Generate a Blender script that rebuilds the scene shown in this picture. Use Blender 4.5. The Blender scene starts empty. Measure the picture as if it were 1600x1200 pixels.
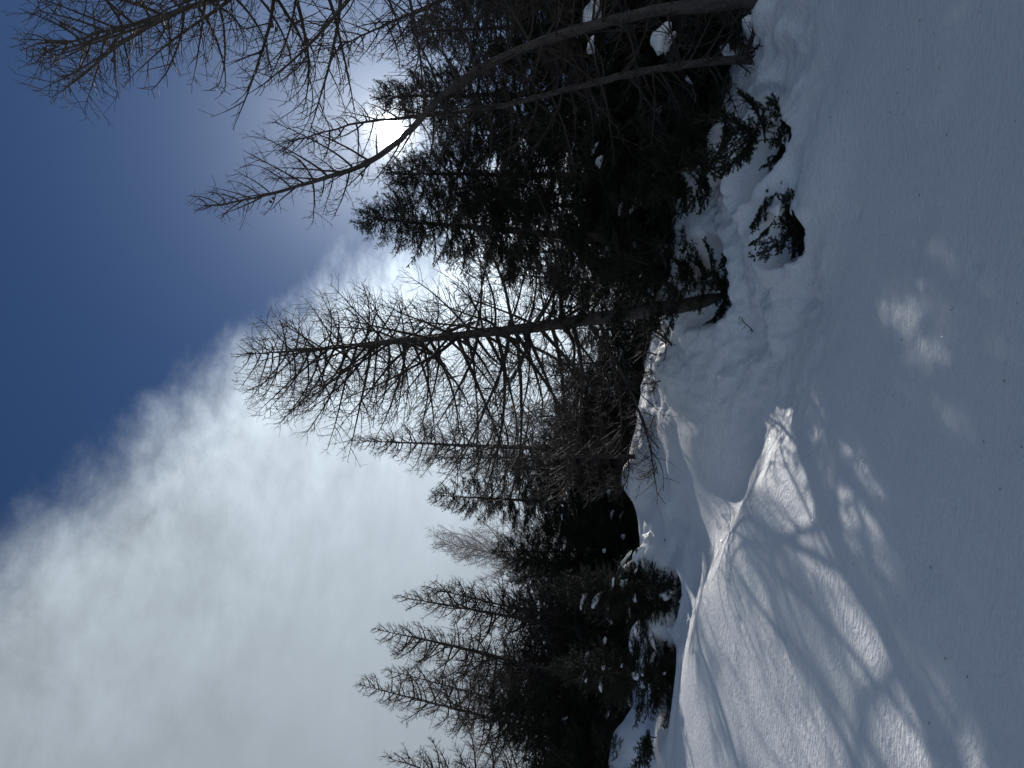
import bpy, math, random
import numpy as np
from mathutils import Vector, Matrix
R = math.radians
rng = np.random.default_rng(7)
random.seed(7)
S = bpy.context.scene
C = S.collection

# ------------------------------------------------------------------ camera
PITCH, F, ZC = R(26.0), 1100.0, 1.6            # pitch up, focal length in photo pixels, eye height
cp, sp = math.cos(PITCH), math.sin(PITCH)
cam_d = bpy.data.cameras.new('camera'); cam = bpy.data.objects.new('camera', cam_d); C.objects.link(cam)
cam_d.sensor_width = 36.0; cam_d.lens = 36.0 * F / 1600.0
cam_d.clip_start = 0.05; cam_d.clip_end = 3000
M = Matrix(((0, 1, 0, 0), (sp, 0, -cp, 0), (-cp, 0, -sp, ZC), (0, 0, 0, 1)))   # held on its side, as the photo was
cam.matrix_world = M
S.camera = cam

def slope(x): u = (800 - x) / F; return (sp + u * cp) / (cp - u * sp)
def at(x, y, Y):
    """photo pixel + horizontal depth -> world point"""
    u = (800 - x) / F; r = (600 - y) / F; k = cp - u * sp
    return Vector((r / k * Y, Y, ZC + (sp + u * cp) / k * Y))

# ------------------------------------------------------------------ sun and sky
sd = at(610, 205, 1.0) - Vector((0, 0, ZC)); sd.normalize()
SUN_EL = math.asin(sd.z); SUN_AZ = math.atan2(sd.x, sd.y)
sun_d = bpy.data.lights.new('sun', 'SUN'); sun_d.energy = 3.9; sun_d.angle = R(0.55); sun_d.color = (1.0, 0.96, 0.90)
sun = bpy.data.objects.new('sun', sun_d); C.objects.link(sun)
sun.rotation_euler = sd.to_track_quat('Z', 'Y').to_euler(); sun.location = sd * 60
S.view_settings.view_transform = 'Standard'; S.view_settings.look = 'None'
S.view_settings.gamma = 1.0; S.view_settings.use_curve_mapping = False
S.view_settings.exposure = -0.08
S.cycles.use_denoising = True
S.cycles.max_bounces = 8; S.cycles.diffuse_bounces = 5
S.cycles.sample_clamp_indirect = 4.0

W = bpy.data.worlds.new('World'); S.world = W; W.use_nodes = True
class NT:
    def __init__(s, tree): s.t = tree; s.n = tree.nodes; s.l = tree.links
    def add(s, kind, **kw):
        n = s.n.new(kind)
        for k, v in kw.items(): setattr(n, k, v)
        return n
    def link(s, a, b): s.l.new(a, b)
    def val(s, sock, v):
        if hasattr(v, 'links') or isinstance(v, bpy.types.NodeSocket): s.link(v, sock)
        else: sock.default_value = v
    def math(s, op, a, b=None, c=None, clamp=False):
        n = s.add('ShaderNodeMath', operation=op, use_clamp=clamp)
        s.val(n.inputs[0], a)
        if b is not None: s.val(n.inputs[1], b)
        if c is not None: s.val(n.inputs[2], c)
        return n.outputs[0]
    def vmath(s, op, a, b=None):
        n = s.add('ShaderNodeVectorMath', operation=op)
        s.val(n.inputs[0], a)
        if b is not None: s.val(n.inputs[1], b)
        return n.outputs['Value'] if op in ('DOT_PRODUCT', 'LENGTH') else n.outputs[0]
    def smooth(s, v, a, b, lo=0.0, hi=1.0):
        n = s.add('ShaderNodeMapRange', interpolation_type='SMOOTHSTEP')
        s.val(n.inputs[0], v); n.inputs[1].default_value = a; n.inputs[2].default_value = b
        n.inputs[3].default_value = lo; n.inputs[4].default_value = hi
        return n.outputs[0]
    def noise(s, vec, scale, detail=4, rough=0.5, dist=0.0):
        n = s.add('ShaderNodeTexNoise'); s.val(n.inputs['Vector'], vec)
        n.inputs['Scale'].default_value = scale; n.inputs['Detail'].default_value = detail
        n.inputs['Roughness'].default_value = rough; n.inputs['Distortion'].default_value = dist
        return n.outputs['Fac']
    def mix(s, f, a, b, mode='MIX'):
        n = s.add('ShaderNodeMix', data_type='RGBA', blend_type=mode)
        s.val(n.inputs[0], f); s.val(n.inputs[6], a); s.val(n.inputs[7], b)
        return n.outputs[2]
    def mapping(s, vec, scale=(1, 1, 1), rot=(0, 0, 0)):
        n = s.add('ShaderNodeMapping'); s.link(vec, n.inputs[0])
        n.inputs['Scale'].default_value = scale; n.inputs['Rotation'].default_value = rot
        return n.outputs[0]

w = NT(W.node_tree); w.n.clear()
out = w.add('ShaderNodeOutputWorld'); bg = w.add('ShaderNodeBackground')
SKY_STRENGTH = 0.1
bg.inputs[1].default_value = SKY_STRENGTH
sky = w.add('ShaderNodeTexSky', sky_type='NISHITA', sun_disc=False)
sky.sun_elevation = SUN_EL; sky.sun_rotation = SUN_AZ
sky.altitude = 2200; sky.air_density = 1.0; sky.dust_density = 0.6; sky.ozone_density = 1.6
tc = w.add('ShaderNodeTexCoord'); D = w.vmath('NORMALIZE', tc.outputs['Generated'])
cosang = w.vmath('DOT_PRODUCT', D, tuple(sd))
ang = w.math('ARCCOSINE', w.math('MINIMUM', cosang, 0.999999))          # angle from the sun, radians
blue = w.mix(1.0, sky.outputs[0], (0.32, 0.45, 0.60, 1), 'MULTIPLY')
# enlarged sun disc, with its glare painted into the sky around it
a2 = w.math('MULTIPLY', ang, ang)
g1 = w.math('EXPONENT', w.math('MULTIPLY', a2, -1.0 / (2 * R(1.0) ** 2)))
g2 = w.math('EXPONENT', w.math('MULTIPLY', ang, -1.0 / R(5.0)))
g3 = w.math('EXPONENT', w.math('MULTIPLY', ang, -1.0 / R(20.0)))
disc = w.smooth(ang, R(1.1), R(0.2))
glow = w.math('ADD', w.math('MULTIPLY', g1, 20.0), w.math('MULTIPLY', g2, 9.0))
glow = w.math('ADD', glow, w.math('MULTIPLY', disc, 1500.0))
glow_c = w.vmath('SCALE', (0.93, 0.97, 0.97)); w.link(glow, glow_c.node.inputs['Scale'])
# the cloud bank: one side of a great circle, torn along its edge
d1 = (at(-20, 835, 1) - Vector((0, 0, ZC))).normalized(); d2 = (at(430, 497, 1) - Vector((0, 0, ZC))).normalized()
nrm = d1.cross(d2).normalized()
low = (at(500, 900, 1) - Vector((0, 0, ZC))).normalized()
if nrm.dot(low) < 0: nrm = -nrm
side = w.vmath('DOT_PRODUCT', D, tuple(nrm))
sep = w.add('ShaderNodeSeparateXYZ'); w.link(D, sep.inputs[0])
zz = w.math('ADD', w.math('MAXIMUM', sep.outputs[2], 0.0), 0.25)
com = w.add('ShaderNodeCombineXYZ')
w.link(w.math('DIVIDE', sep.outputs[0], zz), com.inputs[0]); w.link(w.math('DIVIDE', sep.outputs[1], zz), com.inputs[1])
pl = com.outputs[0]
n_edge = w.noise(w.mapping(pl, (1.0, 1.25, 1), (0, 0, R(-25))), 3.2, 9, 0.66, 0.12)
n_fine = w.noise(w.mapping(pl, (1.0, 1.3, 1), (0, 0, R(-25))), 9.0, 8, 0.62, 0.15)
n_big = w.noise(w.mapping(pl, (0.7, 1.9, 1), (0, 0, R(-20))), 1.7, 5, 0.5, 0.1)
edge = w.math('ADD', side, w.math('MULTIPLY', w.math('SUBTRACT', n_edge, 0.5), 0.16))
edge = w.math('ADD', edge, w.math('MULTIPLY', w.math('SUBTRACT', n_fine, 0.5), 0.10))
cover = w.smooth(edge, -0.03, 0.11)
back = w.smooth(w.math('ADD', edge, w.math('MULTIPLY', w.math('SUBTRACT', n_big, 0.5), 0.3)), -0.77, -1.02)
cover = w.math('MAXIMUM', cover, back)                                     # unseen bank past the zenith, added to brighten the shaded snow
thin = w.smooth(side, 0.0, 0.45)                                           # torn near its edge, even farther in
tex = w.math('ADD', w.math('MULTIPLY', w.math('SUBTRACT', n_fine, 0.5), w.math('MULTIPLY_ADD', thin, -1.05, 1.2)),
             w.math('MULTIPLY', w.math('SUBTRACT', n_big, 0.5), 0.32))
tex = w.math('ADD', tex, 1.0)
cl_b = w.math('ADD', w.math('MULTIPLY', g3, 19.0), 2.65)                    # forward scattering towards the sun
cl_b = w.math('MULTIPLY', cl_b, tex)
cl_c = w.vmath('SCALE', (0.845, 0.97, 1.09)); w.link(cl_b, cl_c.node.inputs['Scale'])
skyc = w.mix(cover, blue, cl_c)
tot = w.vmath('ADD', skyc, glow_c)
w.link(tot, bg.inputs[0]); w.link(bg.outputs[0], out.inputs[0])
W.cycles.sampling_method = 'MANUAL'; W.cycles.sample_map_resolution = 1024

# ------------------------------------------------------------------ materials
def material(name):
    m = bpy.data.materials.new(name); m.use_nodes = True
    t = NT(m.node_tree); b = t.n['Principled BSDF']
    return m, t, b
def bump(t, b, h, strength, dist, prev=None):
    n = t.add('ShaderNodeBump'); n.inputs['Strength'].default_value = strength; n.inputs['Distance'].default_value = dist
    t.link(h, n.inputs['Height'])
    if prev is not None: t.link(prev, n.inputs['Normal'])
    t.link(n.outputs[0], b.inputs['Normal']); return n.outputs[0]

def snow_material(name, fine=1.0):
    m, t, b = material(name)
    co = t.add('ShaderNodeTexCoord').outputs['Object']
    n1 = t.noise(co, 2.0, 5, 0.55)
    t.link(t.mix(n1, (0.86, 0.885, 0.915, 1), (0.92, 0.93, 0.94, 1)), b.inputs['Base Color'])
    b.inputs['Roughness'].default_value = 0.62; b.inputs['Specular IOR Level'].default_value = 0.28
    rip = t.noise(t.mapping(co, (0.5, 1.0, 0.6), (0, 0, R(8))), 27.0, 4, 0.6, 0.3)   # wind-pecked crust
    gr = t.noise(co, 140.0, 3, 0.7)
    soft = t.noise(co, 5.0, 4, 0.55)
    p = bump(t, b, soft, 0.35 * fine, 0.05)
    p = bump(t, b, rip, 0.9 * fine, 0.03, p)
    p = bump(t, b, gr, 0.5 * fine, 0.004, p)
    # glinting crystals
    v = t.add('ShaderNodeTexVoronoi', feature='F1'); t.link(co, v.inputs['Vector']); v.inputs['Scale'].default_value = 130
    sepc = t.add('ShaderNodeSeparateColor'); t.link(v.outputs['Color'], sepc.inputs[0])
    pick = t.math('MULTIPLY', t.math('GREATER_THAN', sepc.outputs[0], 0.985), t.math('LESS_THAN', v.outputs['Distance'], 0.28))
    gl = t.add('ShaderNodeBsdfGlossy'); gl.inputs['Roughness'].default_value = 0.18
    vm = t.vmath('SUBTRACT', v.outputs['Color'], (0.5, 0.5, 0.5))
    ge = t.add('ShaderNodeNewGeometry')
    t.link(t.vmath('NORMALIZE', t.vmath('ADD', ge.outputs['Normal'], t.vmath('MULTIPLY', vm, (0.9, 0.9, 0.9)))), gl.inputs['Normal'])
    mx = t.add('ShaderNodeMixShader'); t.link(pick, mx.inputs[0]); t.link(b.outputs[0], mx.inputs[1]); t.link(gl.outputs[0], mx.inputs[2])
    t.link(mx.outputs[0], t.n['Material Output'].inputs[0])
    return m
SNOW = snow_material('snow_crust')
def clump_material():
    m, t, b = material('clump_snow')
    co = t.add('ShaderNodeTexCoord').outputs['Object']
    t.link(t.mix(t.noise(co, 6.0), (0.82, 0.85, 0.89, 1), (0.91, 0.92, 0.935, 1)), b.inputs['Base Color'])
    b.inputs['Roughness'].default_value = 0.7; b.inputs['Specular IOR Level'].default_value = 0.2
    p = bump(t, b, t.noise(co, 14.0, 4), 0.5, 0.03); bump(t, b, t.noise(co, 120.0, 3), 0.4, 0.004, p)
    return m
CLUMP = clump_material()
def bark_material(name, c1, c2):
    m, t, b = material(name)
    co = t.add('ShaderNodeTexCoord').outputs['Object']
    st = t.mapping(co, (1, 1, 0.28))
    n1 = t.noise(st, 22.0, 6, 0.65, 0.4); v = t.add('ShaderNodeTexVoronoi', feature='DISTANCE_TO_EDGE')
    t.link(st, v.inputs['Vector']); v.inputs['Scale'].default_value = 48
    plates = t.smooth(v.outputs['Distance'], 0.0, 0.22)
    f = t.math('MULTIPLY', n1, t.math('MULTIPLY_ADD', plates, 0.35, 0.65))
    t.link(t.mix(t.smooth(f, 0.15, 0.6), c1, c2), b.inputs['Base Color'])
    b.inputs['Roughness'].default_value = 0.85; b.inputs['Specular IOR Level'].default_value = 0.2
    bump(t, b, f, 0.9, 0.02)
    return m
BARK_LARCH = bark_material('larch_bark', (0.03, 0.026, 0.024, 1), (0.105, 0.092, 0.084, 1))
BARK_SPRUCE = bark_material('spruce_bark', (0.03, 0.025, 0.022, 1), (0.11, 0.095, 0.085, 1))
def plain(name, c1, c2, scale, rough=0.75):
    m, t, b = material(name)
    co = t.add('ShaderNodeTexCoord').outputs['Object']
    oi = t.add('ShaderNodeObjectInfo')
    f = t.math('ADD', t.math('MULTIPLY', t.noise(co, scale, 3), 0.7), t.math('MULTIPLY', oi.outputs['Random'], 0.3))
    t.link(t.mix(f, c1, c2), b.inputs['Base Color']); b.inputs['Roughness'].default_value = rough
    b.inputs['Specular IOR Level'].default_value = 0.25
    return m
TWIG = plain('larch_twig', (0.024, 0.0195, 0.017, 1), (0.072, 0.058, 0.048, 1), 9.0)
TWIG_BROWN = plain('brown_twig', (0.030, 0.020, 0.016, 1), (0.070, 0.047, 0.036, 1), 9.0)
TWIG_HAZED = plain('hazed_twig', (0.26, 0.25, 0.25, 1), (0.48, 0.46, 0.45, 1), 9.0)  # haze and light on the far tree are put into this twig colour
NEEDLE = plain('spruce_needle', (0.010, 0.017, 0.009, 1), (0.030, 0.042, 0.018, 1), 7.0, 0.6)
CONE = plain('larch_cone_scale', (0.04, 0.028, 0.02, 1), (0.10, 0.07, 0.05, 1), 40.0)

# ------------------------------------------------------------------ mesh helpers
def mesh_from(name, verts, faces, mats, mat_idx=None, smooth=True):
    """verts (n,3); faces list of int arrays (m,3)/(m,4)"""
    me = bpy.data.meshes.new(name)
    loops = np.concatenate([f.ravel() for f in faces]).astype(np.int32)
    counts = np.concatenate([np.full(len(f), f.shape[1], np.int32) for f in faces])
    starts = np.zeros(len(counts), np.int32); starts[1:] = np.cumsum(counts)[:-1]
    me.vertices.add(len(verts)); me.vertices.foreach_set('co', np.asarray(verts, np.float32).ravel())
    me.loops.add(len(loops)); me.loops.foreach_set('vertex_index', loops)
    me.polygons.add(len(counts)); me.polygons.foreach_set('loop_start', starts); me.polygons.foreach_set('loop_total', counts)
    if mat_idx is not None: me.polygons.foreach_set('material_index', np.asarray(mat_idx, np.int32))
    me.polygons.foreach_set('use_smooth', np.full(len(counts), smooth))
    for m in (mats if isinstance(mats, (list, tuple)) else [mats]): me.materials.append(m)
    me.update(calc_edges=True); me.validate()
    return me
def norm(a): return a / np.maximum(np.linalg.norm(a, axis=-1, keepdims=True), 1e-9)
def tubes(P, Rad, sides=3, base=0):
    """P (M,K,3) polylines, Rad (M,K) -> verts, quads"""
    Mn, K, _ = P.shape
    T = np.gradient(P, axis=1) if K > 2 else np.repeat(P[:, 1:] - P[:, :1], 2, axis=1)
    T = norm(T)
    ref = np.where(np.abs(T[:, :1, 2:]) > 0.85, np.array([1.0, 0, 0]), np.array([0, 0, 1.0]))
    a = norm(np.cross(T, np.broadcast_to(ref, T.shape))); b = np.cross(T, a)
    th = np.arange(sides) * 2 * np.pi / sides
    V = P[:, :, None] + Rad[:, :, None, None] * (a[:, :, None] * np.cos(th)[None, None, :, None] + b[:, :, None] * np.sin(th)[None, None, :, None])
    idx = np.arange(Mn * K * sides).reshape(Mn, K, sides) + base
    nx = np.roll(idx, -1, axis=2)
    q = np.stack([idx[:, :-1], nx[:, :-1], nx[:, 1:], idx[:, 1:]], axis=-1).reshape(-1, 4)
    return V.reshape(-1, 3), q
def interp_poly(P, s):
    """P (M,K,3), s (M,N) in 0..1 -> points and tangents"""
    Mn, K, _ = P.shape
    f = np.clip(s, 0, 0.9999) * (K - 1); i = f.astype(int); u = (f - i)[..., None]
    m = np.arange(Mn)[:, None]
    a, b = P[m, i], P[m, i + 1]
    return a + (b - a) * u, norm(b - a)
def curve_twigs(p0, d, L, K, up, wig, g):
    """grow twigs from p0 (M,3) along d (M,3), length L (M,), bending towards +z by up, with random wiggle"""
    Mn = len(p0); P = np.zeros((Mn, K, 3)); P[:, 0] = p0; dd = d.copy()
    st = (L / (K - 1))[:, None]
    for k in range(1, K):
        dd = norm(dd + np.array([0, 0, 1.0]) * np.reshape(up, (-1, 1)) / (K - 1) + g.normal(0, wig, (Mn, 3)))
        P[:, k] = P[:, k - 1] + dd * st
    return P

def larch_branch(name, L, seed, mat, dens=1.0, thick=1.0, droop=0.0, K=12):
    g = np.random.default_rng(seed)
    p0 = np.zeros((1, 3)); d0 = norm(np.array([[1.0, 0, -0.10 - droop]]))
    main = curve_twigs(p0, d0, np.array([L]), K, 0.6 + 1.0 * droop, 0.035, g)
    r0 = (0.006 + 0.0088 * L) * thick
    s = np.linspace(0, 1, K)
    rad = (r0 * (1 - s) ** 0.9 + 0.0028 * thick)[None]
    V, Fq = [], []; base = 0
    v, q = tubes(main, rad, 5, base); V.append(v); Fq.append(q); base += len(v)
    n2 = max(6, int(L / 0.052 * dens))
    s2 = np.sort(0.08 + 0.92 * g.random(n2) ** 0.85)[None]
    pt, tg = interp_poly(main, s2); pt, tg = pt[0], tg[0]
    lat = norm(np.cross(tg, np.array([0, 0, 1.0]))); upv = np.cross(lat, tg)
    th = np.where(np.arange(n2) % 2 == 0, 0.0, np.pi) + g.normal(0, 0.75, n2)
    fw = g.uniform(0.35, 1.0, n2)
    d2 = norm(tg * fw[:, None] + lat * np.cos(th)[:, None] + upv * np.sin(th)[:, None] * 0.8)
    prof = np.sin(np.pi * np.clip(0.18 + 0.78 * s2[0], 0, 1)) ** 0.8
    l2 = (0.05 + 0.48 * min(L, 1.8) * prof * g.uniform(0.2, 1.0, n2) ** 1.2)
    K2 = 7
    P2 = curve_twigs(pt, d2, l2, K2, g.uniform(-0.2, 1.2, n2), 0.055, g)
    k2 = np.linspace(0, 1, K2)[None]
    knob = 1 + 0.35 * g.random((n2, K2))
    R2 = (0.0026 + 0.0042 * (l2 / 0.6)[:, None] * (1 - k2)) * thick * knob
    v, q = tubes(P2, R2, 3, base); V.append(v); Fq.append(q); base += len(v)
    n3 = np.maximum(0, (l2 / 0.085 * dens).astype(int))
    own = np.repeat(np.arange(n2), n3); s3 = g.uniform(0.12, 1.0, len(own))
    f = np.clip(s3, 0, .999) * (K2 - 1); i = f.astype(int); u = (f - i)[:, None]
    a, b = P2[own, i], P2[own, i + 1]; p3 = a + (b - a) * u; t3 = norm(b - a)
    d3 = norm(t3 * 0.8 + g.normal(0, 0.55, t3.shape))
    l3 = l2[own] * (1 - 0.45 * s3) * g.uniform(0.2, 0.75, len(own)) + 0.02
    P3 = curve_twigs(p3, d3, l3, 5, g.uniform(-0.3, 1.0, len(own)), 0.06, g)
    R3 = np.broadcast_to(np.linspace(0.0036, 0.0020, 5) * thick, (len(own), 5))
    v, q = tubes(P3, R3, 3, base); V.append(v); Fq.append(q); base += len(v)
    return mesh_from(name, np.concatenate(V), Fq, mat)

def needles_on(P, g, per_m, nl, nw, base):
    """needle triangles along polylines P (M,K,3)"""
    seg = np.linalg.norm(np.diff(P, axis=1), axis=2).sum(1)
    n = np.maximum(6, (seg * per_m).astype(int)); own = np.repeat(np.arange(len(P)), n)
    s = g.uniform(0.04, 1.0, len(own)); K = P.shape[1]
    f = np.clip(s, 0, .999) * (K - 1); i = f.astype(int); u = (f - i)[:, None]
    a, b = P[own, i], P[own, i + 1]; p = a + (b - a) * u; t = norm(b - a)
    rnd = norm(np.cross(t, g.normal(0, 1, t.shape)))
    rnd = norm(rnd + np.array([0, 0, 0.35])); rnd = norm(rnd - t * (rnd * t).sum(1, keepdims=True))
    d = norm(t * g.uniform(0.5, 1.1, (len(own), 1)) + rnd)
    ln = nl * g.uniform(0.65, 1.15, (len(own), 1))
    w_ = norm(np.cross(d, g.normal(0, 1, d.shape))) * nw
    V = np.stack([p - w_, p + w_, p + d * ln * 0.6 + w_ * 0.7, p + d * ln], axis=1).reshape(-1, 3)
    q = (np.arange(len(own) * 4).reshape(-1, 4) + base)
    return V, q
def spruce_bough(name, L, seed, hang=0.0, dens=1.0, bare=0.12, nl=0.023, nw=0.0032, per_m=230):
    g = np.random.default_rng(seed)
    K = 10
    main = curve_twigs(np.zeros((1, 3)), norm(np.array([[1.0, 0, -0.18 - hang]])), np.array([L]), K, 0.75 + hang * 1.2, 0.04, g)
    s = np.linspace(0, 1, K); rad = ((0.004 + 0.009 * L) * (1 - s) + 0.003)[None]
    V, Fq, mi = [], [], []; base = 0
    def put(v, q, m):
        nonlocal base
        V.append(v); Fq.append(q); mi.append(np.full(len(q), m)); base += len(v)
    put(*tubes(main, rad, 4, base), 0)
    n2 = int(L / 0.040 * dens)
    s2 = np.sort(bare + (0.98 - bare) * g.random(n2)); pt, tg = interp_poly(main, s2[None]); pt, tg = pt[0], tg[0]
    lat = norm(np.cross(tg, np.array([0, 0, 1.0])))
    sd_ = np.where(np.arange(n2) % 2 == 0, 1.0, -1.0)[:, None]
    d2 = norm(tg * g.uniform(0.6, 1.1, (n2, 1)) + lat * sd_ + g.normal(0, 0.16, (n2, 3)) - np.array([0, 0, 0.12 + hang]))
    l2 = 0.06 + 0.46 * L * (1 - s2) ** 0.8 * np.clip((s2 - bare) / 0.15 + .35, 0, 1) * g.uniform(0.4, 1.05, n2)
    P2 = curve_twigs(pt, d2, l2, 6, g.uniform(-0.25, 0.45, n2), 0.06, g)
    R2 = np.broadcast_to(np.linspace(0.0032, 0.0018, 6), (n2, 6))
    put(*tubes(P2, R2, 3, base), 0)
    n3 = np.maximum(0, (l2 / 0.055 * dens).astype(int)); own = np.repeat(np.arange(n2), n3)
    s3 = g.uniform(0.1, 0.95, len(own)); f = s3 * 5 * .999; i = f.astype(int); u = (f - i)[:, None]
    a, b = P2[own, i], P2[own, i + 1]; p3 = a + (b - a) * u; t3 = norm(b - a)
    lat3 = norm(np.cross(t3, np.array([0, 0, 1.0]))) * np.where(g.random(len(own)) < .5, 1, -1)[:, None]
    d3 = norm(t3 * 0.9 + lat3 * 0.8 + g.normal(0, 0.25, t3.shape) - np.array([0, 0, 0.1 + hang * .6]))
    l3 = np.clip(l2[own] * (1 - s3) * 0.65, 0.035, 0.16) * g.uniform(0.7, 1.2, len(own))
    P3 = curve_twigs(p3, d3, l3, 3, g.uniform(-0.2, 0.4, len(own)), 0.05, g)
    put(*tubes(P3, np.broadcast_to(np.linspace(0.0022, 0.0014, 3), (len(own), 3)), 3, base), 0)
    tip, _ = interp_poly(main, np.linspace(bare + .1, 1, 8)[None])
    for P in (P2, P3, tip):
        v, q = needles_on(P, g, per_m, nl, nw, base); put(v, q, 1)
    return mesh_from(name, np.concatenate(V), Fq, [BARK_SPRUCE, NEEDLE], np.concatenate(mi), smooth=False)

# value noise for the snow relief
def vnoise(x, y, seed):
    xi, yi = np.floor(x).astype(np.int64), np.floor(y).astype(np.int64); fx, fy = x - xi, y - yi
    fx, fy = fx * fx * fx * (fx * (fx * 6 - 15) + 10), fy * fy * fy * (fy * (fy * 6 - 15) + 10)
    def h(a, b):
        n = (a * 374761393 + b * 668265263 + seed * 1442695041) & 0x7fffffff
        n = ((n ^ (n >> 13)) * 1274126177) & 0x7fffffff
        return ((n ^ (n >> 16)) & 0xffff) / 65535.0 - 0.5
    return (h(xi, yi) * (1 - fx) + h(xi + 1, yi) * fx) * (1 - fy) + (h(xi, yi + 1) * (1 - fx) + h(xi + 1, yi + 1) * fx) * fy
def sstep(v, a, b):
    t = np.clip((v - a) / (b - a), 0, 1); return t * t * (3 - 2 * t)

# ------------------------------------------------------------------ the snow slope
CTRL = [  # photo x, photo y, horizontal depth
 (1600,1200,4.2),(1600,800,4.2),(1600,400,4.3),(1600,0,4.4),(1500,1200,4.75),(1500,800,4.9),(1500,400,5.1),(1500,0,5.2),
 (1400,1200,5.5),(1400,900,5.6),(1400,600,6.0),(1400,300,6.3),(1400,0,6.3),
 (1300,1200,6.5),(1300,1000,6.6),(1300,800,6.8),(1300,690,7.2),(1300,500,7.8),(1300,300,7.7),(1300,100,7.8),(1300,0,7.8),
 (1250,0,8.6),(1250,200,8.5),(1250,450,8.9),(1250,600,9.2),(1250,350,8.7),
 (1200,1200,8.2),(1200,1050,8.2),(1200,900,8.3),(1200,820,8.5),(1200,690,10.1),(1200,550,10.3),(1200,400,9.8),(1200,0,9.8),(1200,120,9.9),(1200,250,9.7),
 (1045,1200,13.5),(1066,1060,12.5),(1095,940,11.2),(1130,865,10.1),(1170,795,9.1),(1215,752,8.5),(1260,715,7.9),
 (1120,1100,10.2),(1130,980,9.9),
 (1165,750,11.6),(1110,840,13.0),(1082,930,14.0),(1150,600,11.2),(1150,680,11.5),(1100,700,12.5),(1100,600,12.2),(1100,500,11.8),
 (1150,450,11.0),(1060,500,12.8),(1050,580,13.5),(1040,640,14.2),(1062,760,14.2),(1050,700,14.3),(1072,840,14.6),(1030,670,15.0),(985,740,17.2),(1002,790,16.6),
 (1020,860,16.2),(1042,960,15.6),(1043,1040,15.6),(1008,1000,17.5),(1000,1150,16.5),(975,1190,18),
 (1110,440,12.0),(1130,340,11.3),(1085,320,13.0),(1062,390,13.4),(1160,250,11.0),(1188,180,10.6),(1203,60,10.3),(1215,0,10.1),
 (1050,1150,26),(1055,950,26),(1045,750,26),(1075,550,23),(1045,850,21),(1035,760,21),(1110,350,20),(1170,150,18),(1200,0,18),(1200,-200,15),
 (1040,1400,13.5),(1200,1400,8),(1400,1400,5.3),(1600,1400,4.0),(1215,-250,9.5),(1300,-250,7.5),(1400,-250,6),(1600,-300,4.4)]
cpts = np.array([tuple(at(*c)) for c in CTRL])
extra = np.array([(-5,1,.2),(5,1,.15),(-5,2.6,.5),(4,2.6,.45),(0,0,0),(0,2,.36),(0,-3,-.7),(-6,-3,-.6),(6,-3,-.7),(-14,4,1.0),(14,4,.9),
                  (-20,14,4.2),(20,12,3.0),(-22,30,6.0),(22,30,4.6),(0,34,6.0)])
cpts = np.concatenate([cpts, extra])
def tps_fit(P, lam=0.06):
    n = len(P); d = np.linalg.norm(P[:, None, :2] - P[None, :, :2], axis=2)
    K = np.where(d > 0, d * d * np.log(np.maximum(d, 1e-9)), 0) + lam * np.eye(n)
    Q = np.c_[np.ones(n), P[:, :2]]
    A = np.block([[K, Q], [Q.T, np.zeros((3, 3))]])
    return np.linalg.solve(A, np.r_[P[:, 2], 0, 0, 0])
TW = tps_fit(cpts)
def tps(x, y):
    z = TW[-3] + TW[-2] * x + TW[-1] * y
    for k in range(len(cpts)):
        d2 = (x - cpts[k, 0]) ** 2 + (y - cpts[k, 1]) ** 2
        z = z + TW[k] * 0.5 * d2 * np.log(np.maximum(d2, 1e-12))
    return z
WELLS = []   # (x, y, radius, depth)
for (px, py, Y, r, dep) in [(1192, 303, 9.9, 0.2, 0.35), (1106, 440, 12.0, 0.75, 0.9),
                           (1035, 1060, 14.6, 0.9, 0.8), (1030, 925, 15.2, 0.6, 0.5)]:
    p = at(px, py, Y); WELLS.append((p.x, p.y, r, dep))
BUMPS = []   # soft pillows of snow over buried things
for (px, py, Y, r, hgt) in [(1205, 330, 9.5, .8, .30), (1205, 165, 9.9, .55, .28), (1190, 265, 10.0, .6, .3), (1288, 250, 7.9, .55, .10), (1280, 335, 8.0, .5, .08),
                           (1085, 375, 12.6, .7, .3), (1075, 300, 13.2, .8, .4), (1060, 470, 12.7, .4, .3), (1045, 570, 13.6, .5, .25), (1020, 880, 15.9, .5, .4),
                           (995, 1005, 16.8, .7, .5), (1000, 950, 16.4, .5, .3), (975, 1180, 17.0, .9, .5), (1040, 1010, 15.2, .5, .25), (1035, 975, 15.4, .4, .3), (988, 745, 16.9, .5, .25), (1006, 712, 15.9, .3, .16), (1190, 25, 9.5, .3, .12), (1183, 108, 10.2, .28, .12)]:
    p = at(px, py, Y); BUMPS.append((p.x, p.y, r, hgt))
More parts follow.
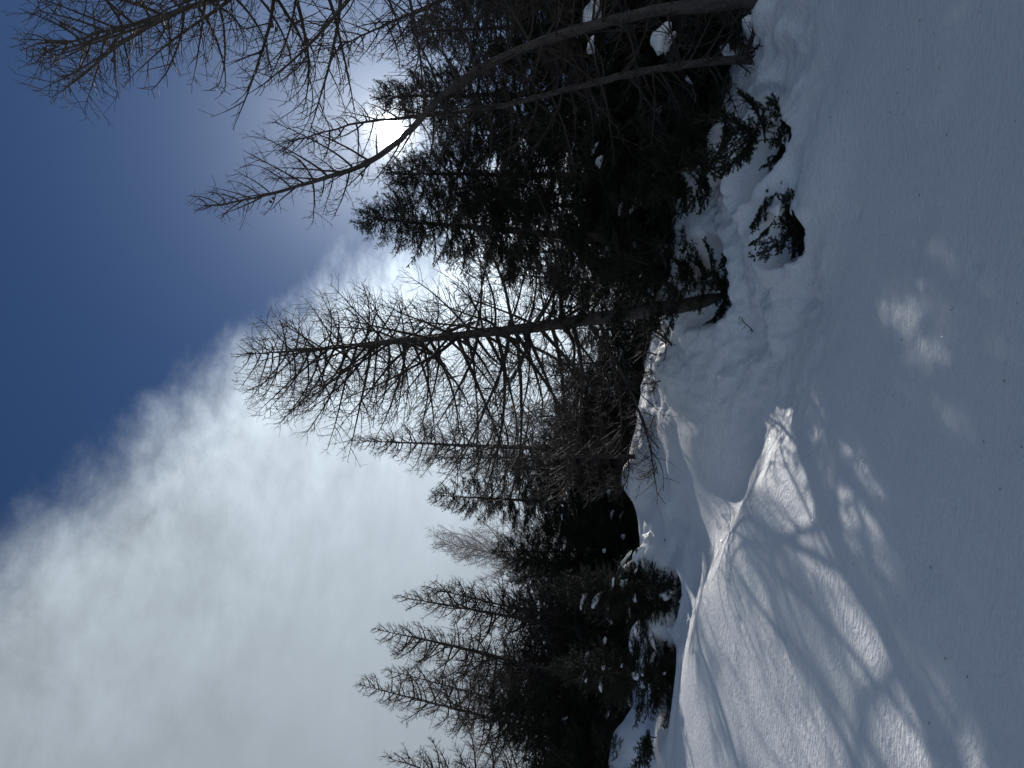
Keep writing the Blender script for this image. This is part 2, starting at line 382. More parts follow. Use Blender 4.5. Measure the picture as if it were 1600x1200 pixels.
def height(x, y, detail=True):
    x = np.asarray(x, float); y = np.asarray(y, float)
    near = tps(np.clip(x, -24, 24), np.clip(y, -5, 34))
    far = np.where(y > 0, 0.12 * np.minimum(y, 40) + 0.05 * np.maximum(y - 40, 0), 0.22 * np.maximum(y, -60))
    wgt = sstep(np.hypot(x * 1.0, (y - 12) * 0.9), 17, 30)
    z = near * (1 - wgt) + far * wgt
    if not detail: return z
    bank = sstep(z - 0.18 * y, -0.05, 0.6) * sstep(y, 7.0, 9.0) * sstep(x, -1.5, 1.0)
    z = z + 0.05 * vnoise(x / 1.6, y / 1.6, 1) + 0.022 * vnoise(x / .6, y / .6, 2)
    wx = x + .25 * vnoise(x / .7, y / .7, 9); wy = y + .25 * vnoise(x / .7, y / .7, 10)
    z = z + bank * (0.19 * vnoise(wx / .75, wy / 1.1, 3) + 0.13 * vnoise(wx / .26, wy / .5, 4) + 0.07 * vnoise(wx / .11, wy / .2, 5) + 0.03 * vnoise(wx / .06, wy / .1, 15))
    left = sstep(y, 13.2, 15) * sstep(x, 1.0, -1.0)
    z = z + left * (0.25 * vnoise(x / .9, y / .9, 6) + 0.10 * vnoise(x / .35, y / .35, 7))
    for (bx, by, r, h_) in BUMPS:
        z = z + h_ * np.exp(-(((x - bx) ** 2 + (y - by) ** 2) / r ** 2) ** 1.4)
    for (bx, by, r, h_) in WELLS:
        d = np.hypot(x - bx, y - by) * (1 + 0.35 * vnoise((x - bx) / r * 1.1 + 5, (y - by) / r * 1.1 + 5, 8))
        z = z - h_ * (1 - sstep(d, r * 0.55, r * 1.15)) + 0.10 * h_ * np.exp(-((d - r * 1.25) / (r * .3)) ** 2)
    return z
NICHES = []   # hollows scooped into the bank under buried young trees: x, y, half width, half depth, extra depth
for (px, py, Y, rx, ry, dep) in [(1274, 350, 8.3, .31, .62, .42), (1262, 212, 8.75, .46, .7, .22)]:
    p = at(px, py, Y); NICHES.append((p.x, p.y + ry, rx, ry, p.z - dep))
DIMPLES = [(rng.uniform(-5.5, 4), 4 + 6 * rng.random() ** 1.2, rng.uniform(.04, .09), rng.uniform(-.022, .035)) for _ in range(70)]
_h0 = height
def height(x, y, detail=True):
    x = np.asarray(x, float); y = np.asarray(y, float); z = _h0(x, y, detail)
    for (nx, ny, rx, ry, zf) in NICHES:
        d = np.hypot((x - nx) / rx, (y - ny) / ry) * (1 + 0.30 * vnoise((x - nx) * 2.7 + 5, (y - ny) * 2.7 + 5, 12))
        k = 1 - sstep(d, 0.86, 1.06)
        z = z * (1 - k) + np.minimum(z, zf) * k + 0.05 * np.exp(-((d - 1.15) / .16) ** 2)
    for (dx, dy, r, dep) in DIMPLES:
        m_ = (np.abs(x - dx) < 3 * r) & (np.abs(y - dy) < 3 * r)
        if m_.any(): z[m_] -= dep * np.exp(-((x[m_] - dx) ** 2 + (y[m_] - dy) ** 2) / r ** 2)
    return z
def ground(x, y): return float(height(np.array([x]), np.array([y]), True)[0])
def axis(lo, hi, step, far, growth=1.12):
    mid = list(np.arange(lo, hi + 1e-6, step)); s = step
    up = []; v = hi
    while v < far[1]: s *= growth; v += s; up.append(v)
    s = step; v = lo; dn = []
    while v > far[0]: s *= growth; v -= s; dn.append(v)
    return np.array(dn[::-1] + mid + up)
gx = axis(-9.0, 7.0, 0.038, (-900, 900)); gy = axis(3.7, 17.3, 0.038, (-300, 1600))
GX, GY = np.meshgrid(gx, gy); GZ = height(GX.ravel(), GY.ravel())
gv = np.c_[GX.ravel(), GY.ravel(), GZ]
ii = np.arange(len(gx) * len(gy)).reshape(len(gy), len(gx))
gq = np.stack([ii[:-1, :-1], ii[:-1, 1:], ii[1:, 1:], ii[1:, :-1]], -1).reshape(-1, 4)
snow = bpy.data.objects.new('snow_ground', mesh_from('snow_ground', gv, [gq], SNOW)); C.objects.link(snow)
snow['kind'] = 'structure'; snow['label'] = 'wind packed snow slope with a smooth sunlit drift and shaded hollows'

# ------------------------------------------------------------------ trees
def thing(name, loc, label, cat, group=None):
    o = bpy.data.objects.new(name, None); C.objects.link(o); o.location = loc; o.empty_display_size = 0.2
    o['label'] = label; o['category'] = cat
    if group: o['group'] = group
    return o
def part(name, me, parent, loc=(0, 0, 0), rot=(0, 0, 0), sc=1.0):
    o = bpy.data.objects.new(name, me); C.objects.link(o); o.parent = parent
    o.location = loc; o.rotation_euler = rot; o.scale = (sc, sc, sc) if isinstance(sc, float) else sc
    return o
def trunk_mesh(name, P, Rd, mat, g, sides=10):
    P = np.asarray(P, float); n = len(P)
    t = np.linspace(0, n - 1, 40); Pi = np.stack([np.interp(t, np.arange(n), P[:, k]) for k in range(3)], 1)
    for _ in range(3): Pi[1:-1] = (Pi[:-2] + 2 * Pi[1:-1] + Pi[2:]) / 4
    Ri = np.interp(t, np.arange(n), Rd) * (1 + g.normal(0, 0.05, 40))
    Pi[1:-1] += g.normal(0, 0.006, (38, 3)) * [1, 1, 0]
    v, q = tubes(Pi[None], Ri[None], sides)
    return mesh_from(name, v, [q], mat), Pi, Ri

def on_snow(x, y):
    d = at(x, y, 1.0) - Vector((0, 0, ZC)); Y = 3.0
    while Y < 30:
        p = Vector((0, 0, ZC)) + d * Y
        if p.z < ground(p.x, p.y): break
        Y += 0.1
    return p
# thin places in the crowns through which sunbeams reach the snow: (snow point, radius)
BEAMS = [(np.array(on_snow(x, y)), r) for (x, y, r) in [(1490, 370, .10), (1465, 420, .16), (1452, 480, .2), (1435, 535, .12), (1345, 750, .10), (1358, 800, .12), (1372, 860, .14), (1392, 920, .13),
         (1282, 690, .2), (1258, 735, .24), (1240, 770, .2), (1540, 650, .06), (1330, 690, .06), (1055, 650, .5), (1070, 690, .5), (1075, 745, .45), (1120, 715, .28), (1140, 745, .25), (1068, 545, .2), (1085, 570, .2)]]
SUN_GAP = [(np.array((0.0, 0.0, ZC)), 0.10)]      # branches left out before the sun, standing in for its glare over them
def in_beam(p, az, e, L, g, keep=0.25, beams=None):
    d = np.array([math.cos(az) * math.cos(e), math.sin(az) * math.cos(e), math.sin(e)])
    q = np.asarray(p)[None] + d[None] * np.array([.15, .4, .65, .9, 1.05])[:, None] * L
    sv = np.array(sd)
    for b, r in (beams or BEAMS):
        v = q - b; t = v @ sv
        dist = np.linalg.norm(v - t[:, None] * sv, axis=1)
        if np.any((dist < r + np.array([.05, .14, .16, .1, .03]) * L) & (t > 0)): return g.random() > keep
    return False
LB = {}  # larch branch meshes shared between trees
for kind, mat, dn, tk in (('larch', TWIG, 1.0, 1.0), ('brown', TWIG_BROWN, 1.5, 0.9), ('pale', TWIG_HAZED, 0.9, 1.3), ('far', TWIG, 0.8, 1.45)):
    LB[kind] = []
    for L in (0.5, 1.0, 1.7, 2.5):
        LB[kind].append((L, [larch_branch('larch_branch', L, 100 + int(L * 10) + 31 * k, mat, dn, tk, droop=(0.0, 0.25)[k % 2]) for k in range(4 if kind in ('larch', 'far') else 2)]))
LB['near'] = []
for L in (0.5, 1.0, 1.7, 2.5):
    LB['near'].append((L, [larch_branch('larch_branch', L, 300 + int(L * 10) + 31 * k, TWIG, 0.62, 1.05, droop=(0.0, 0.2)[k % 2], K=14) for k in range(4)]))
SB = []  # spruce boughs
for L in (0.45, 0.9, 1.5, 2.1):
    SB.append((L, [spruce_bough('spruce_bough', L, 500 + int(L * 10) + 17 * k, hang=(0.05, 0.3, 0.15)[k % 3]) for k in range(3)]))
SN = [(L, [spruce_bough('spruce_bough', L, 800 + int(L * 10) + 17 * k, hang=(0.05, 0.3, 0.15)[k % 3], dens=1.25, bare=.04, nl=.030, nw=.0036, per_m=420) for k in range(3)]) for L in (.4, .85)]
def pick(lib, L, g):
    i = int(np.argmin([abs(math.log(l / L)) for l, _ in lib])); l, v = lib[i]
    return v[g.integers(len(v))], L / l

def blob(name, seed, flat=0.5, mat=CLUMP, nseg=22, nring=13):
    """a lumpy pad of snow with a flattish underside, about one unit across"""
    g = np.random.default_rng(seed)
    t = np.linspace(0, np.pi, nring + 1)[:, None]; a = np.arange(nseg)[None] * 2 * np.pi / nseg
    d = np.stack([np.sin(t) * np.cos(a), np.sin(t) * np.sin(a), np.cos(t) + 0 * a], -1)
    r = 0.42 + 0.0 * t * a
    for k, (f, am) in enumerate(((1.6, .17), (3.1, .10), (6.0, .045))):
        for q in range(3):
            wv = norm(g.normal(0, 1, (1, 3)))[0] * f * 1.6; r = r + am * 0.6 * np.sin(d @ wv + g.uniform(0, 6.28))
    V = d * r[..., None]; V[..., 1] *= 0.7
    V[..., 2] = np.where(V[..., 2] > 0, V[..., 2] * flat * 1.3, V[..., 2] * flat * 0.5)
    V[..., 2] -= 0.35 * V[..., 0] ** 2                                    # sags over both ends
    V[0] = V[0].mean(0); V[-1] = V[-1].mean(0)
    ix = np.arange((nring + 1) * nseg).reshape(nring + 1, nseg); nxt = np.roll(ix, -1, 1)
    q = np.stack([ix[:-1], ix[1:], nxt[1:], nxt[:-1]], -1).reshape(-1, 4)
    return mesh_from(name, V.reshape(-1, 3), [q], mat)
PADS = [blob('snow_clump', 40 + k, (0.55, 0.4, 0.7, 0.5)[k]) for k in range(4)] + [blob('snow_clump', 60 + k, (0.4, 0.6)[k % 2]) for k in range(3)]
def cone_mesh():
    V = []; Fq = []; n = 8; prof = [(0, .15), (.12, .5), (.3, .62), (.5, .6), (.7, .48), (.85, .3), (1, .06)]
    for i, (z, r) in enumerate(prof):
        for j in range(n):
            k = 1 + (.16 if (i + j) % 2 else -.08)
            a = 2 * math.pi * j / n; V.append((.018 * r * k * 1.6 * math.cos(a), .018 * r * k * 1.6 * math.sin(a), .036 * z))
    ix = np.arange(len(prof) * n).reshape(-1, n); nx = np.roll(ix, -1, 1)
    return mesh_from('cone', np.array(V), [np.stack([ix[:-1], nx[:-1], nx[1:], ix[1:]], -1).reshape(-1, 4)], CONE, smooth=False)
CONE_ME = cone_mesh()

def place_trunk(path, Y, sink=0.8, dY=0.0):
    """photo path (base first) at depth Y (leaning dY in depth by the top) -> base point and local polyline"""
    n = len(path); pts = [at(x, y, Y + dY * i / (n - 1)) for i, (x, y) in enumerate(path)]
    b = pts[0].copy(); gz = ground(b.x, b.y)
    base = Vector((b.x, b.y, gz))
    loc = [(0, 0, -sink)] + [tuple(p - base) for p in pts[1:] if (p - base).z > 0.1]
    return base, loc

def larch(label, path, Y, rad, n=80, lmax=1.9, kind='larch', crown0=0.12, top_len=0.28, seed=1, name='larch_tree', low_dead=0, group='bare larches on the snow slope',
          power=0.8, cones=0, sink=0.8, elev=(-12, 38), sidebias=None, dY=0.0, cat='tree'):
    g = np.random.default_rng(seed)
    base, loc = place_trunk(path, Y, sink, dY)
    root = thing(name, base, label, cat, group)
    z = np.array([p[2] for p in loc]); hh = (z - z[0]) / (z[-1] - z[0])
    Rd = rad * (1 - hh) ** 0.85 + 0.006
    me, Pi, Ri = trunk_mesh('larch_trunk', loc, Rd, BARK_LARCH, g)
    part('trunk', me, root)
    zs = Pi[:, 2]
    placed = []
    for i in range(n):
        h = crown0 + (1 - crown0) * ((i + g.random()) / n) ** 0.9
        zz_ = zs[0] + h * (zs[-1] - zs[0]); p = np.array([np.interp(zz_, zs, Pi[:, k]) for k in range(3)])
        hr = (h - crown0) / (1 - crown0)
        L = lmax * min(1.0, 0.55 + hr / 0.28) * (1 - hr) ** power * g.uniform(0.6, 1.1) + top_len * g.uniform(0.6, 1.1)
        az = i * 2.39996 + g.normal(0, 0.3)
        L *= 1 + .28 * math.sin(az + seed) + .15 * math.sin(2 * az + 9 * hr + seed * 2.3)
        L = min(L, lmax * .98)
        if math.sin(7.3 * hr + seed) * math.sin(az + 11 * hr + 2 * seed) > .80: continue      # gaps where limbs broke off
        if sidebias is not None and g.random() < 0.5: az = sidebias + g.normal(0, 0.7)
        e = R(np.interp(hr, [0, 0.5, 1], [elev[0], (elev[0] + elev[1]) / 2, elev[1]]) + g.normal(0, 9))
        if in_beam(p + np.array(base), az, e, L, g, 0.6) or in_beam(p + np.array(base), az, e, L * .8, g, 0.12, SUN_GAP): continue
        m, sc = pick(LB[kind], L, g)
        part('branch', m, root, tuple(p), (g.uniform(-.6, .6), -e, az), float(sc)); placed.append((p, az, e, L))
    for i in range(low_dead):     # thin dead branches hanging low on the stem
        h = g.uniform(0.05, max(crown0, .2) + 0.16); zz_ = zs[0] + h * (zs[-1] - zs[0]); p = np.array([np.interp(zz_, zs, Pi[:, k]) for k in range(3)])
        L = g.uniform(0.7, 1.6); m, sc = pick(LB[kind], L, g)
        part('branch', m, root, tuple(p), (g.uniform(-1, 1), R(g.uniform(8, 40)), g.uniform(0, 6.28)), float(sc))
    m, sc = pick(LB[kind], 0.5, g)
    part('branch', m, root, tuple(Pi[-2]), (0, -R(82), 0), float(sc))
    for i in range(cones):
        p, az, e, L = placed[g.integers(len(placed))]; t = g.uniform(0.05, 0.5) * L
        q = p + np.array([math.cos(az) * math.cos(e), math.sin(az) * math.cos(e), math.sin(e) - .08]) * t
        part('cone', CONE_ME, root, tuple(q), (g.normal(0, .4), g.normal(0, .4), g.uniform(0, 6)), float(g.uniform(1.1, 1.5)))
    return root, Pi, g

def spruce(label, path, Y, rad, n=150, lmax=1.6, seed=1, clumps=0, clump_z=(0.1, 0.5), group='dark spruces', power=0.85, low=0.04, elev=(-22, 30), name='spruce_tree', sink=0.8, leader=0.6, big=1.0, cat='tree'):
    g = np.random.default_rng(seed)
    base, loc = place_trunk(path, Y, sink)
    root = thing(name, base, label, cat, group)
    z = np.array([p[2] for p in loc]); hh = (z - z[0]) / (z[-1] - z[0])
    me, Pi, Ri = trunk_mesh('spruce_trunk', loc, rad * (1 - hh) ** 0.9 + 0.006, BARK_SPRUCE, g)
    part('trunk', me, root); zs = Pi[:, 2]; placed = []
    for i in range(n):
        h = low + (0.985 - low) * ((i + g.random()) / n) ** 1.0
        zz_ = zs[0] + h * (zs[-1] - zs[0]); p = np.array([np.interp(zz_, zs, Pi[:, k]) for k in range(3)])
        hr = (h - low) / (1 - low)
        L = lmax * (1 - hr) ** power * g.uniform(0.6, 1.12) * min(1, .7 + hr / .2) + 0.16
        az = i * 2.39996 + g.normal(0, 0.35)
        e = R(np.interp(hr, [0, .6, 1], [elev[0], elev[0] * .3, elev[1]]) + g.normal(0, 7))
        if in_beam(p + np.array(base), az, e, L, g): continue
        m, sc = pick(SB, L, g)
        part('bough', m, root, tuple(p), (g.normal(0, .25), -e, az), float(sc)); placed.append((p, az, e, L, hr))
    m, sc = pick(SB, leader, g); part('bough', m, root, tuple(Pi[-3]), (0, -R(84), g.uniform(0, 6)), float(sc))
    cand = [q for q in placed if clump_z[0] <= q[4] <= clump_z[1] and math.sin(q[1]) < 0.55]
    for i in range(clumps):
        if not cand: break
        p, az, e, L, hr = cand[g.integers(len(cand))]; t = g.uniform(0.45, 0.85) * L
        q = p + np.array([math.cos(az) * math.cos(e), math.sin(az) * math.cos(e), math.sin(e) - 0.06]) * t + np.array([0, 0, .03])
        s = g.uniform(0.10, 0.30) * big
        part('snow_clump', PADS[g.integers(7)], root, tuple(q), (g.normal(0, .15), -e + .15, az), (float(s * g.uniform(1, 1.9)), float(s), float(s * g.uniform(.6, 1))))
    return root, Pi, g

# --- larches in view
larch('tall bare larch with a straight thick trunk standing alone in the middle of the slope',
      [(1062, 470), (1000, 487), (880, 505), (760, 520), (600, 535), (470, 548), (385, 553)], 12.6, 0.142, n=185, lmax=3.7, kind='near', power=.6, elev=(-22, 26), crown0=0.16, seed=11, low_dead=22)
larch('slender bare larch with a needle thin top just left of the tall middle larch',
      [(1010, 706), (900, 703), (730, 696), (640, 692), (545, 688)], 27, 0.132, n=165, lmax=3.19, crown0=0.15, kind='far', seed=12, low_dead=10)
larch('thin straight larch with a dark pole trunk reaching down to a small snow cornice',
      [(1005, 712), (900, 713), (800, 714), (700, 717)], 16.2, 0.061, n=78, lmax=1.56, crown0=0.2, seed=13, low_dead=10)
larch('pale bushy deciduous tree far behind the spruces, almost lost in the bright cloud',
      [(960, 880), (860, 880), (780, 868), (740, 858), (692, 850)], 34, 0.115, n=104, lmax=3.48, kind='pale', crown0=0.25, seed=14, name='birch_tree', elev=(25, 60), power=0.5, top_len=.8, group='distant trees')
larch('bare larch with a forked looking double, the taller stem left of the pale bushy tree',
      [(1000, 1005), (860, 975), (780, 960), (700, 946), (627, 933)], 21, 0.094, n=110, lmax=1.92, crown0=0.2, kind='far', seed=15)
larch('shorter bare larch leaning close beside the taller stem, nearer the pale bushy tree',
      [(1000, 985), (860, 962), (760, 940), (668, 917)], 23.5, 0.086, n=97, lmax=1.92, crown0=0.2, kind='far', seed=16)
larch('bare larch with the thickest dark trunk among the left hand group',
      [(1010, 1092), (870, 1053), (760, 1022), (680, 1003), (590, 984)], 20, 0.108, n=123, lmax=2.28, crown0=0.2, kind='far', seed=17)
larch('small bare larch squeezed between two bigger leaning larches on the left',
      [(1000, 1140), (800, 1100), (700, 1072), (603, 1046)], 24.5, 0.072, n=97, lmax=1.80, crown0=0.2, kind='far', seed=18)
larch('leaning bare larch whose tip reaches highest of the left hand group',
      [(1010, 1195), (870, 1150), (760, 1120), (650, 1092), (563, 1070)], 20.5, 0.097, n=117, lmax=2.40, crown0=0.18, kind='far', seed=19)
larch('bare larch half cut off by the left edge of the view, only its top showing',
      [(1010, 1300), (800, 1242), (700, 1214), (606, 1184)], 21, 0.094, n=97, lmax=2.28, crown0=0.2, kind='far', seed=20)
larch('curved larch whose arched trunk sweeps across the sun',
      [(1192, 18), (1100, 6), (1000, 20), (920, 42), (850, 62), (780, 90), (700, 135), (655, 190), (632, 212), (610, 233), (560, 264), (500, 281), (430, 301), (370, 316), (318, 323)], 9.6, 0.092, n=70, lmax=1.5, kind='near', crown0=0.3,
      seed=21, low_dead=26, cones=14, elev=(-5, 50), power=.45, top_len=.2, group='larches on the right hand side')
larch('overhanging larch with many cones reaching in high above everything at the right edge',
      [(1330, -330), (900, -180), (600, -85), (345, -3), (230, 32), (150, 52), (78, 78)], 6.6, 0.097, n=92, lmax=2.7, kind='near', crown0=0.40, seed=22, cones=46, group='larches on the right hand side', elev=(-8, 48), power=.62, sink=1.0)
larch('bare larch top just above the dark spruces at the right edge',
      [(1180, -190), (900, -85), (695, -2), (600, 40), (512, 80)], 11.5, 0.094, n=100, lmax=2.3, kind='near', crown0=0.2, seed=23, low_dead=14, group='larches on the right hand side', sink=.6)
larch('thin leaning larch with bare hanging branches in front of the dark spruces',
      [(1182, 108), (1100, 96), (1000, 112), (900, 136), (800, 162), (700, 178), (560, 190), (440, 226)], 10.3, 0.061, n=80, lmax=1.5, kind='near', crown0=0.3, seed=24, low_dead=34, group='larches on the right hand side', elev=(-5, 45))
# --- brownish, dense young larches beside the middle larch
larch('dense brown twiggy larch filling the gap left of the middle trunk', [(1012, 640), (900, 650), (800, 652)], 25, 0.072, n=156, lmax=2.17, kind='brown', crown0=0.03, seed=30, group='brown twiggy young larches', elev=(-15, 45))
larch('low brown twiggy larch directly behind the bare drooping branches of the middle trunk', [(1018, 600), (930, 604), (858, 606)], 24.5, 0.060, n=130, lmax=2.02, kind='brown', crown0=0.03, seed=31, group='brown twiggy young larches', elev=(-15, 45))
larch('brown twiggy larch behind the dark pole trunk', [(1000, 725), (880, 722), (770, 715)], 26, 0.068, n=130, lmax=2.11, kind='brown', crown0=0.03, seed=32, group='brown twiggy young larches', elev=(-15, 45))
larch('brown twiggy larch between the thick trunked left larch and its small neighbour', [(1000, 1075), (860, 1062), (720, 1055)], 22, 0.065, n=156, lmax=1.68, kind='brown', crown0=0.05, seed=33, group='brown twiggy young larches', elev=(-15, 45))
larch('brown twiggy larch under the forked looking double stem', [(1000, 975), (900, 975), (830, 970)], 23, 0.050, n=117, lmax=1.68, kind='brown', crown0=0.05, seed=34, group='brown twiggy young larches', elev=(-15, 45))

# --- spruces
G1, G2 = 'dark spruces below the sun', 'dark spruces on the left'
spruce('tall dark spruce with a spiky top nearest the middle larch', [(1085, 388), (850, 365), (700, 352), (560, 340)], 13.6, 0.119, n=290, lmax=2.0, seed=41, group=G1, clumps=10, power=0.55)
spruce('dark spruce whose top stands right beside the sun', [(1130, 280), (900, 275), (740, 272), (606, 272)], 14.2, 0.126, n=290, lmax=2.3, seed=42, group=G1, clumps=10, power=0.55)
spruce('dark spruce above the sun glare, its top behind the curved larch', [(1160, 130), (900, 145), (720, 150), (588, 150)], 15, 0.126, n=280, lmax=2.4, seed=43, group=G1, clumps=8, power=0.6)
spruce('dark spruce at the right edge with big pads of snow low on its boughs', [(1190, 22), (1000, 30), (850, 40), (650, 50)], 13.6, 0.140, n=280, lmax=2.4, seed=44, group=G1, clumps=14, clump_z=(.02, .35), big=1.8, power=0.6)
spruce('shorter dark spruce tucked between the tall middle larch and the spiky topped spruce', [(1085, 446), (950, 438), (790, 430)], 13.2, 0.070, n=150, lmax=1.2, seed=45, group=G1, clumps=8, elev=(-30, 25))
spruce('dark spruce filling the gap low between the two tallest right hand spruces', [(1130, 330), (960, 325), (720, 315)], 17, 0.105, n=250, lmax=2.4, seed=46, group=G1, power=0.6)
spruce('dark spruce behind the thin leaning larch', [(1150, 205), (980, 210), (690, 212)], 17.5, 0.105, n=250, lmax=2.6, seed=47, group=G1, power=0.6)
spruce('dark spruce partly outside the right edge of the view', [(1190, -60), (1000, -35), (720, -10)], 15, 0.119, n=220, lmax=2.8, seed=48, group=G1, power=0.6)
spruce('small grey green spruce seen just left of the middle larch trunk', [(1040, 560), (960, 565), (842, 572)], 21, 0.070, n=137, lmax=2.38, seed=49, group='spruces behind the middle larch')
spruce('ragged spruce with sparse spiky top beside the dark pole trunk', [(1012, 790), (850, 783), (670, 774)], 26, 0.127, n=200, lmax=3.43, seed=50, group=G2, clumps=5, power=0.7)
spruce('dark spruce under the pale bushy tree', [(1025, 862), (900, 862), (770, 862)], 25, 0.104, n=220, lmax=3.21, seed=51, group=G2, clumps=22, clump_z=(.05, .5), power=0.65)
spruce('low snow laden spruce with fat white pads on its boughs', [(1036, 925), (960, 925), (860, 918)], 15.8, 0.056, n=220, lmax=1.5, seed=52, group=G2, clumps=30, clump_z=(.1, .7), big=1.3, elev=(-28, 25))
spruce('low dark spruce with drooping skirt over a black tree well', [(1040, 1058), (960, 1050), (858, 1040)], 15.0, 0.063, n=240, lmax=1.6, seed=53, group=G2, clumps=30, clump_z=(.1, .8), elev=(-34, 25))
spruce('dark spruce at the left edge behind the leaning larch', [(1010, 1165), (900, 1140), (770, 1115)], 19, 0.084, n=220, lmax=2.7, seed=54, group=G2, clumps=8, power=0.65)
spruce('dark spruce between the pale bushy tree and the forked looking larch', [(1020, 900), (900, 900), (800, 900)], 26, 0.084, n=200, lmax=3.0, seed=55, group=G2, clumps=4, power=0.6)
spruce('bushy spruce low behind the thick trunked left larch', [(1015, 1020), (920, 1015), (820, 1010)], 21, 0.084, n=220, lmax=2.8, seed=56, group=G2, clumps=6, power=0.6)
spruce('dark spruce crown between the thick trunked larch and the leaning tip', [(1010, 1095), (900, 1085), (765, 1070)], 22.5, 0.09, n=220, lmax=2.6, seed=58, group=G2, clumps=3, power=.6)
spruce('dark spruce with its blunt top under the leaning bare stems', [(1005, 955), (900, 955), (795, 948)], 22.5, 0.09, n=220, lmax=2.5, seed=59, group=G2, clumps=4, power=.6)
spruce('dark spruce half outside the left edge of the view', [(1005, 1230), (900, 1215), (830, 1200)], 17.5, 0.070, n=190, lmax=2.5, seed=57, group=G2, clumps=8, power=0.6)
back = [(1000, 650, 872, 26), (1010, 605, 885, 25), (1005, 695, 850, 27), (1000, 740, 800, 27), (1000, 830, 840, 28), (1005, 950, 860, 27), (1005, 1110, 800, 28), (1010, 1180, 850, 27), (1040, 520, 885, 26),
        (1060, 450, 850, 25), (1090, 400, 760, 24), (1110, 240, 760, 24), (1150, 90, 760, 24), (1170, -30, 800, 23)]
for i, (bx, by, tx, Y) in enumerate(back):
    spruce('dark spruce of the dense row far back among the trunks', [(bx, by), ((bx + tx) / 2, by - 4), (tx, by - 8)], Y, 0.11, n=150, lmax=3.4, power=.6, seed=70 + i, group='back row of spruces')

# --- small things in the foreground
def sapling(label, px, py, Y, boughs, sink=0.5, seed=1, clumps=(), name='spruce_sapling', spread=(0, 0)):
    g = np.random.default_rng(seed); p = at(px, py, Y); gz = ground(p.x, p.y)
    root = thing(name, (p.x, p.y, gz), label, 'small spruce', 'young spruces half buried in snow')
    H = max(b[0] for b in boughs) + .05
    me, Pi, Ri = trunk_mesh('sapling_stem', [(0, 0, -.2), (0.01, 0, H * .5), (0.03, 0.01, H)], [.016, .012, .005], BARK_SPRUCE, g)
    part('trunk', me, root)
    for (z, az, e, L) in boughs:
        m, sc = pick(SN, L, g); part('bough', m, root, (g.uniform(-1, 1) * spread[0], g.uniform(-1, 1) * spread[1], z), (g.normal(0, .2), -R(e), R(az)), float(sc))
    for (x, y, z, sx, sy, sz, rz) in clumps:
        part('snow_clump', PADS[g.integers(7)], root, (x, y, z), (0, .1, rz), (sx, sy, sz))
    return root
gg = np.random.default_rng(5)
well = [(gg.uniform(.22, .80), 137 * i + gg.uniform(-20, 20), gg.uniform(-30, 30), gg.uniform(.22, .34)) for i in range(130)]
sapling('young spruce top in a deep black hole in the snow, a white pad on it', 1258, 350, 8.95, well + [(.85, 205, 50, .36), (.9, 180, 35, .36), (.85, 230, 65, .3)], seed=3, spread=(.2, .25),
        clumps=[(0.10, -.36, .80, .32, .17, .2, 1.0), (.14, -.38, .68, .18, .13, .12, .3)])
bent = [(gg.uniform(0.0, .6), 137 * i + gg.uniform(-20, 20), gg.uniform(-30, 30), gg.uniform(.4, .75)) for i in range(34)]
sapling('bent young spruce with drooping dark sprays beside the hollow of snow', 1250, 214, 9.3, bent + [(.6, 165, -15, 1.0), (.7, 190, 10, 1.0), (.75, -10, 25, .8), (.85, 10, 60, .9), (.8, 215, 30, .9), (.8, 150, 40, .9)], seed=4, spread=(.25, .2),
        clumps=[(-.1, -.3, .45, .3, .16, .14, .4), (.2, -.25, .6, .22, .15, .12, 1.4)])
sapling('tiny sprig of spruce poking out between two snow pillows', 1195, 303, 9.9, [(.1, 200, 20, .3), (.15, -80, 15, .32), (.2, 140, 40, .3), (.2, 20, 35, .3)], seed=5)
sapling('drooping spruce sprays hanging over the snow bank under the tallest spruces', 1120, 262, 11.0,
        [(gg.uniform(.3, 1.5), 137 * i, gg.uniform(-30, 5), gg.uniform(.7, 1.15)) for i in range(22)], seed=6)
sapling('dark little spruce with a matted skirt at the foot of the middle larch', 1098, 440, 12.0,
        [(0.1 + .06 * i, 137 * i, gg.uniform(-10, 35), gg.uniform(.4, .8)) for i in range(60)], seed=7, spread=(.4, .35))
sapling('broken spruce spray lying on the snow at the left edge', 1010, 1150, 14.5, [(.16, 250, 4, .9), (.12, 235, 0, .75), (.16, 275, 2, .7)], seed=8)

def bare_twig(label, px, py, Y, shoots, seed, brown=False):
    g = np.random.default_rng(seed); p = at(px, py, Y)
    root = thing('bare_shrub', (p.x, p.y, ground(p.x, p.y)), label, 'shrub', 'bare shoots poking out of the snow')
    for k in range(shoots[0]):
        L = g.uniform(*shoots[1]); m, sc = pick(LB['brown' if brown else 'larch'], L, g)
        part('shoot', m, root, (g.normal(0, shoots[2]), g.normal(0, shoots[2]), -.05), (g.uniform(-1, 1), -R(g.uniform(*shoots[3])), g.uniform(0, 6.28)), float(sc))
bare_twig('single bare sprig lying on open shaded snow in front of the middle larch', 1157, 522, 10.9, (3, (.3, .45), .08, (5, 30)), 1)
bare_twig('bundle of bare shoots beside the trunk of the middle larch', 1045, 545, 13.3, (9, (.5, 1.0), .35, (0, 60)), 2)
bare_twig('bare shoots on the brink of the snow left of the middle larch', 1030, 588, 14.2, (7, (.5, .9), .2, (-5, 40)), 3)
bare_twig('arching brown shoots at the foot of the dark pole trunk', 1012, 690, 15.4, (8, (.6, 1.0), .25, (0, 60)), 4, True)
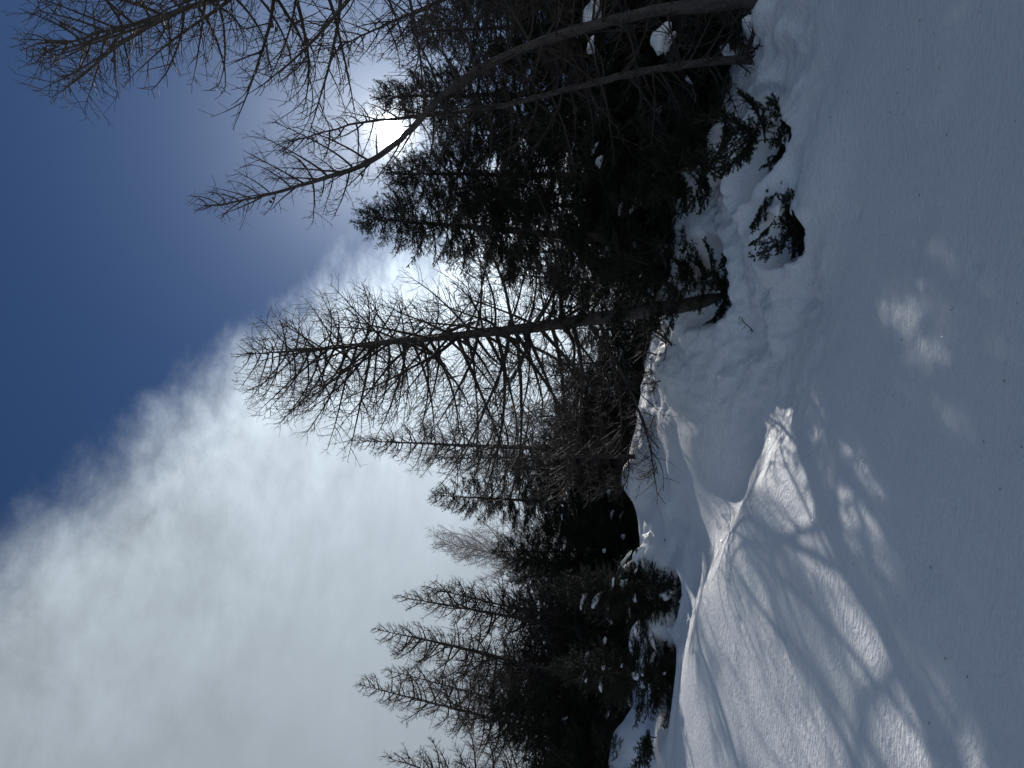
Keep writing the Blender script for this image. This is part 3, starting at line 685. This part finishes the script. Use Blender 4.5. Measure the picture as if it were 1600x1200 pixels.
bare_twig('bare shoots standing in the dark hollow right of the middle larch', 1085, 405, 12.8, (10, (.7, 1.3), .3, (20, 75)), 5)
bare_twig('few bare stalks on the snow bank by the right edge', 1203, 90, 10.1, (5, (.35, .6), .2, (0, 50)), 6)

# cornice like pads resting on buried logs, each a thing of its own
for (px, py, Y, sx, sy, sz, lab) in [
    (1012, 842, 15.9, .55, .4, .5, 'rounded cap of snow on a buried stump under the pale bushy tree'),
    (1024, 878, 15.7, .7, .45, .4, 'longer lumpy cap of snow beside the rounded one on the stump'),
    (1180, 52, 10.9, .8, .5, .5, 'smooth shaded pillow of snow under the right edge spruce'),
    (1042, 62, 11.2, .75, .5, .5, 'large white pillow of snow lodged on the boughs by the curved trunk'),
    (930, 12, 11.6, 1.0, .6, .55, 'biggest pillow of snow caught high beside the curved trunk at the right edge'),
    (924, 73, 11.0, .32, .3, .26, 'small round ball of snow caught under the curved trunk')]:
    p = at(px, py, Y); o = bpy.data.objects.new('snow_pillow', PADS[int(px) % 4]); C.objects.link(o)
    o.location = p; o.scale = (sx, sy, sz); o.rotation_euler = (0.1, 0.15, px * .7)
    o['label'] = lab; o['category'] = 'snow pillow'; o['group'] = 'pillows of snow on stumps and boughs'

# bark scales, needles and broken twig ends blown onto the crust: nobody could count them
n_l = 230
lx = rng.uniform(-6, 5.5, n_l); ly = 4 + 8.5 * rng.random(n_l) ** 1.1; lz = height(lx, ly) + 0.004
la = rng.uniform(0, 6.28, n_l); ll = rng.uniform(.006, .026, n_l) * np.where(rng.random(n_l) < .04, 2.2, 1)
ld = np.stack([np.cos(la) * ll, np.sin(la) * ll, rng.uniform(-.1, .5, n_l) * ll], -1)
lp = np.stack([lx, ly, lz], -1)
lv, lq = tubes(np.stack([lp - ld * .5, lp + ld * .1 + [0, 0, .002], lp + ld * .5], 1), np.broadcast_to(rng.uniform(.001, .0026, (n_l, 1)), (n_l, 3)), 3)
lit = bpy.data.objects.new('forest_litter', mesh_from('forest_litter', lv, [lq], TWIG)); C.objects.link(lit)
lit['kind'] = 'stuff'; lit['label'] = 'scattered dark needles and twig ends on the snow crust'
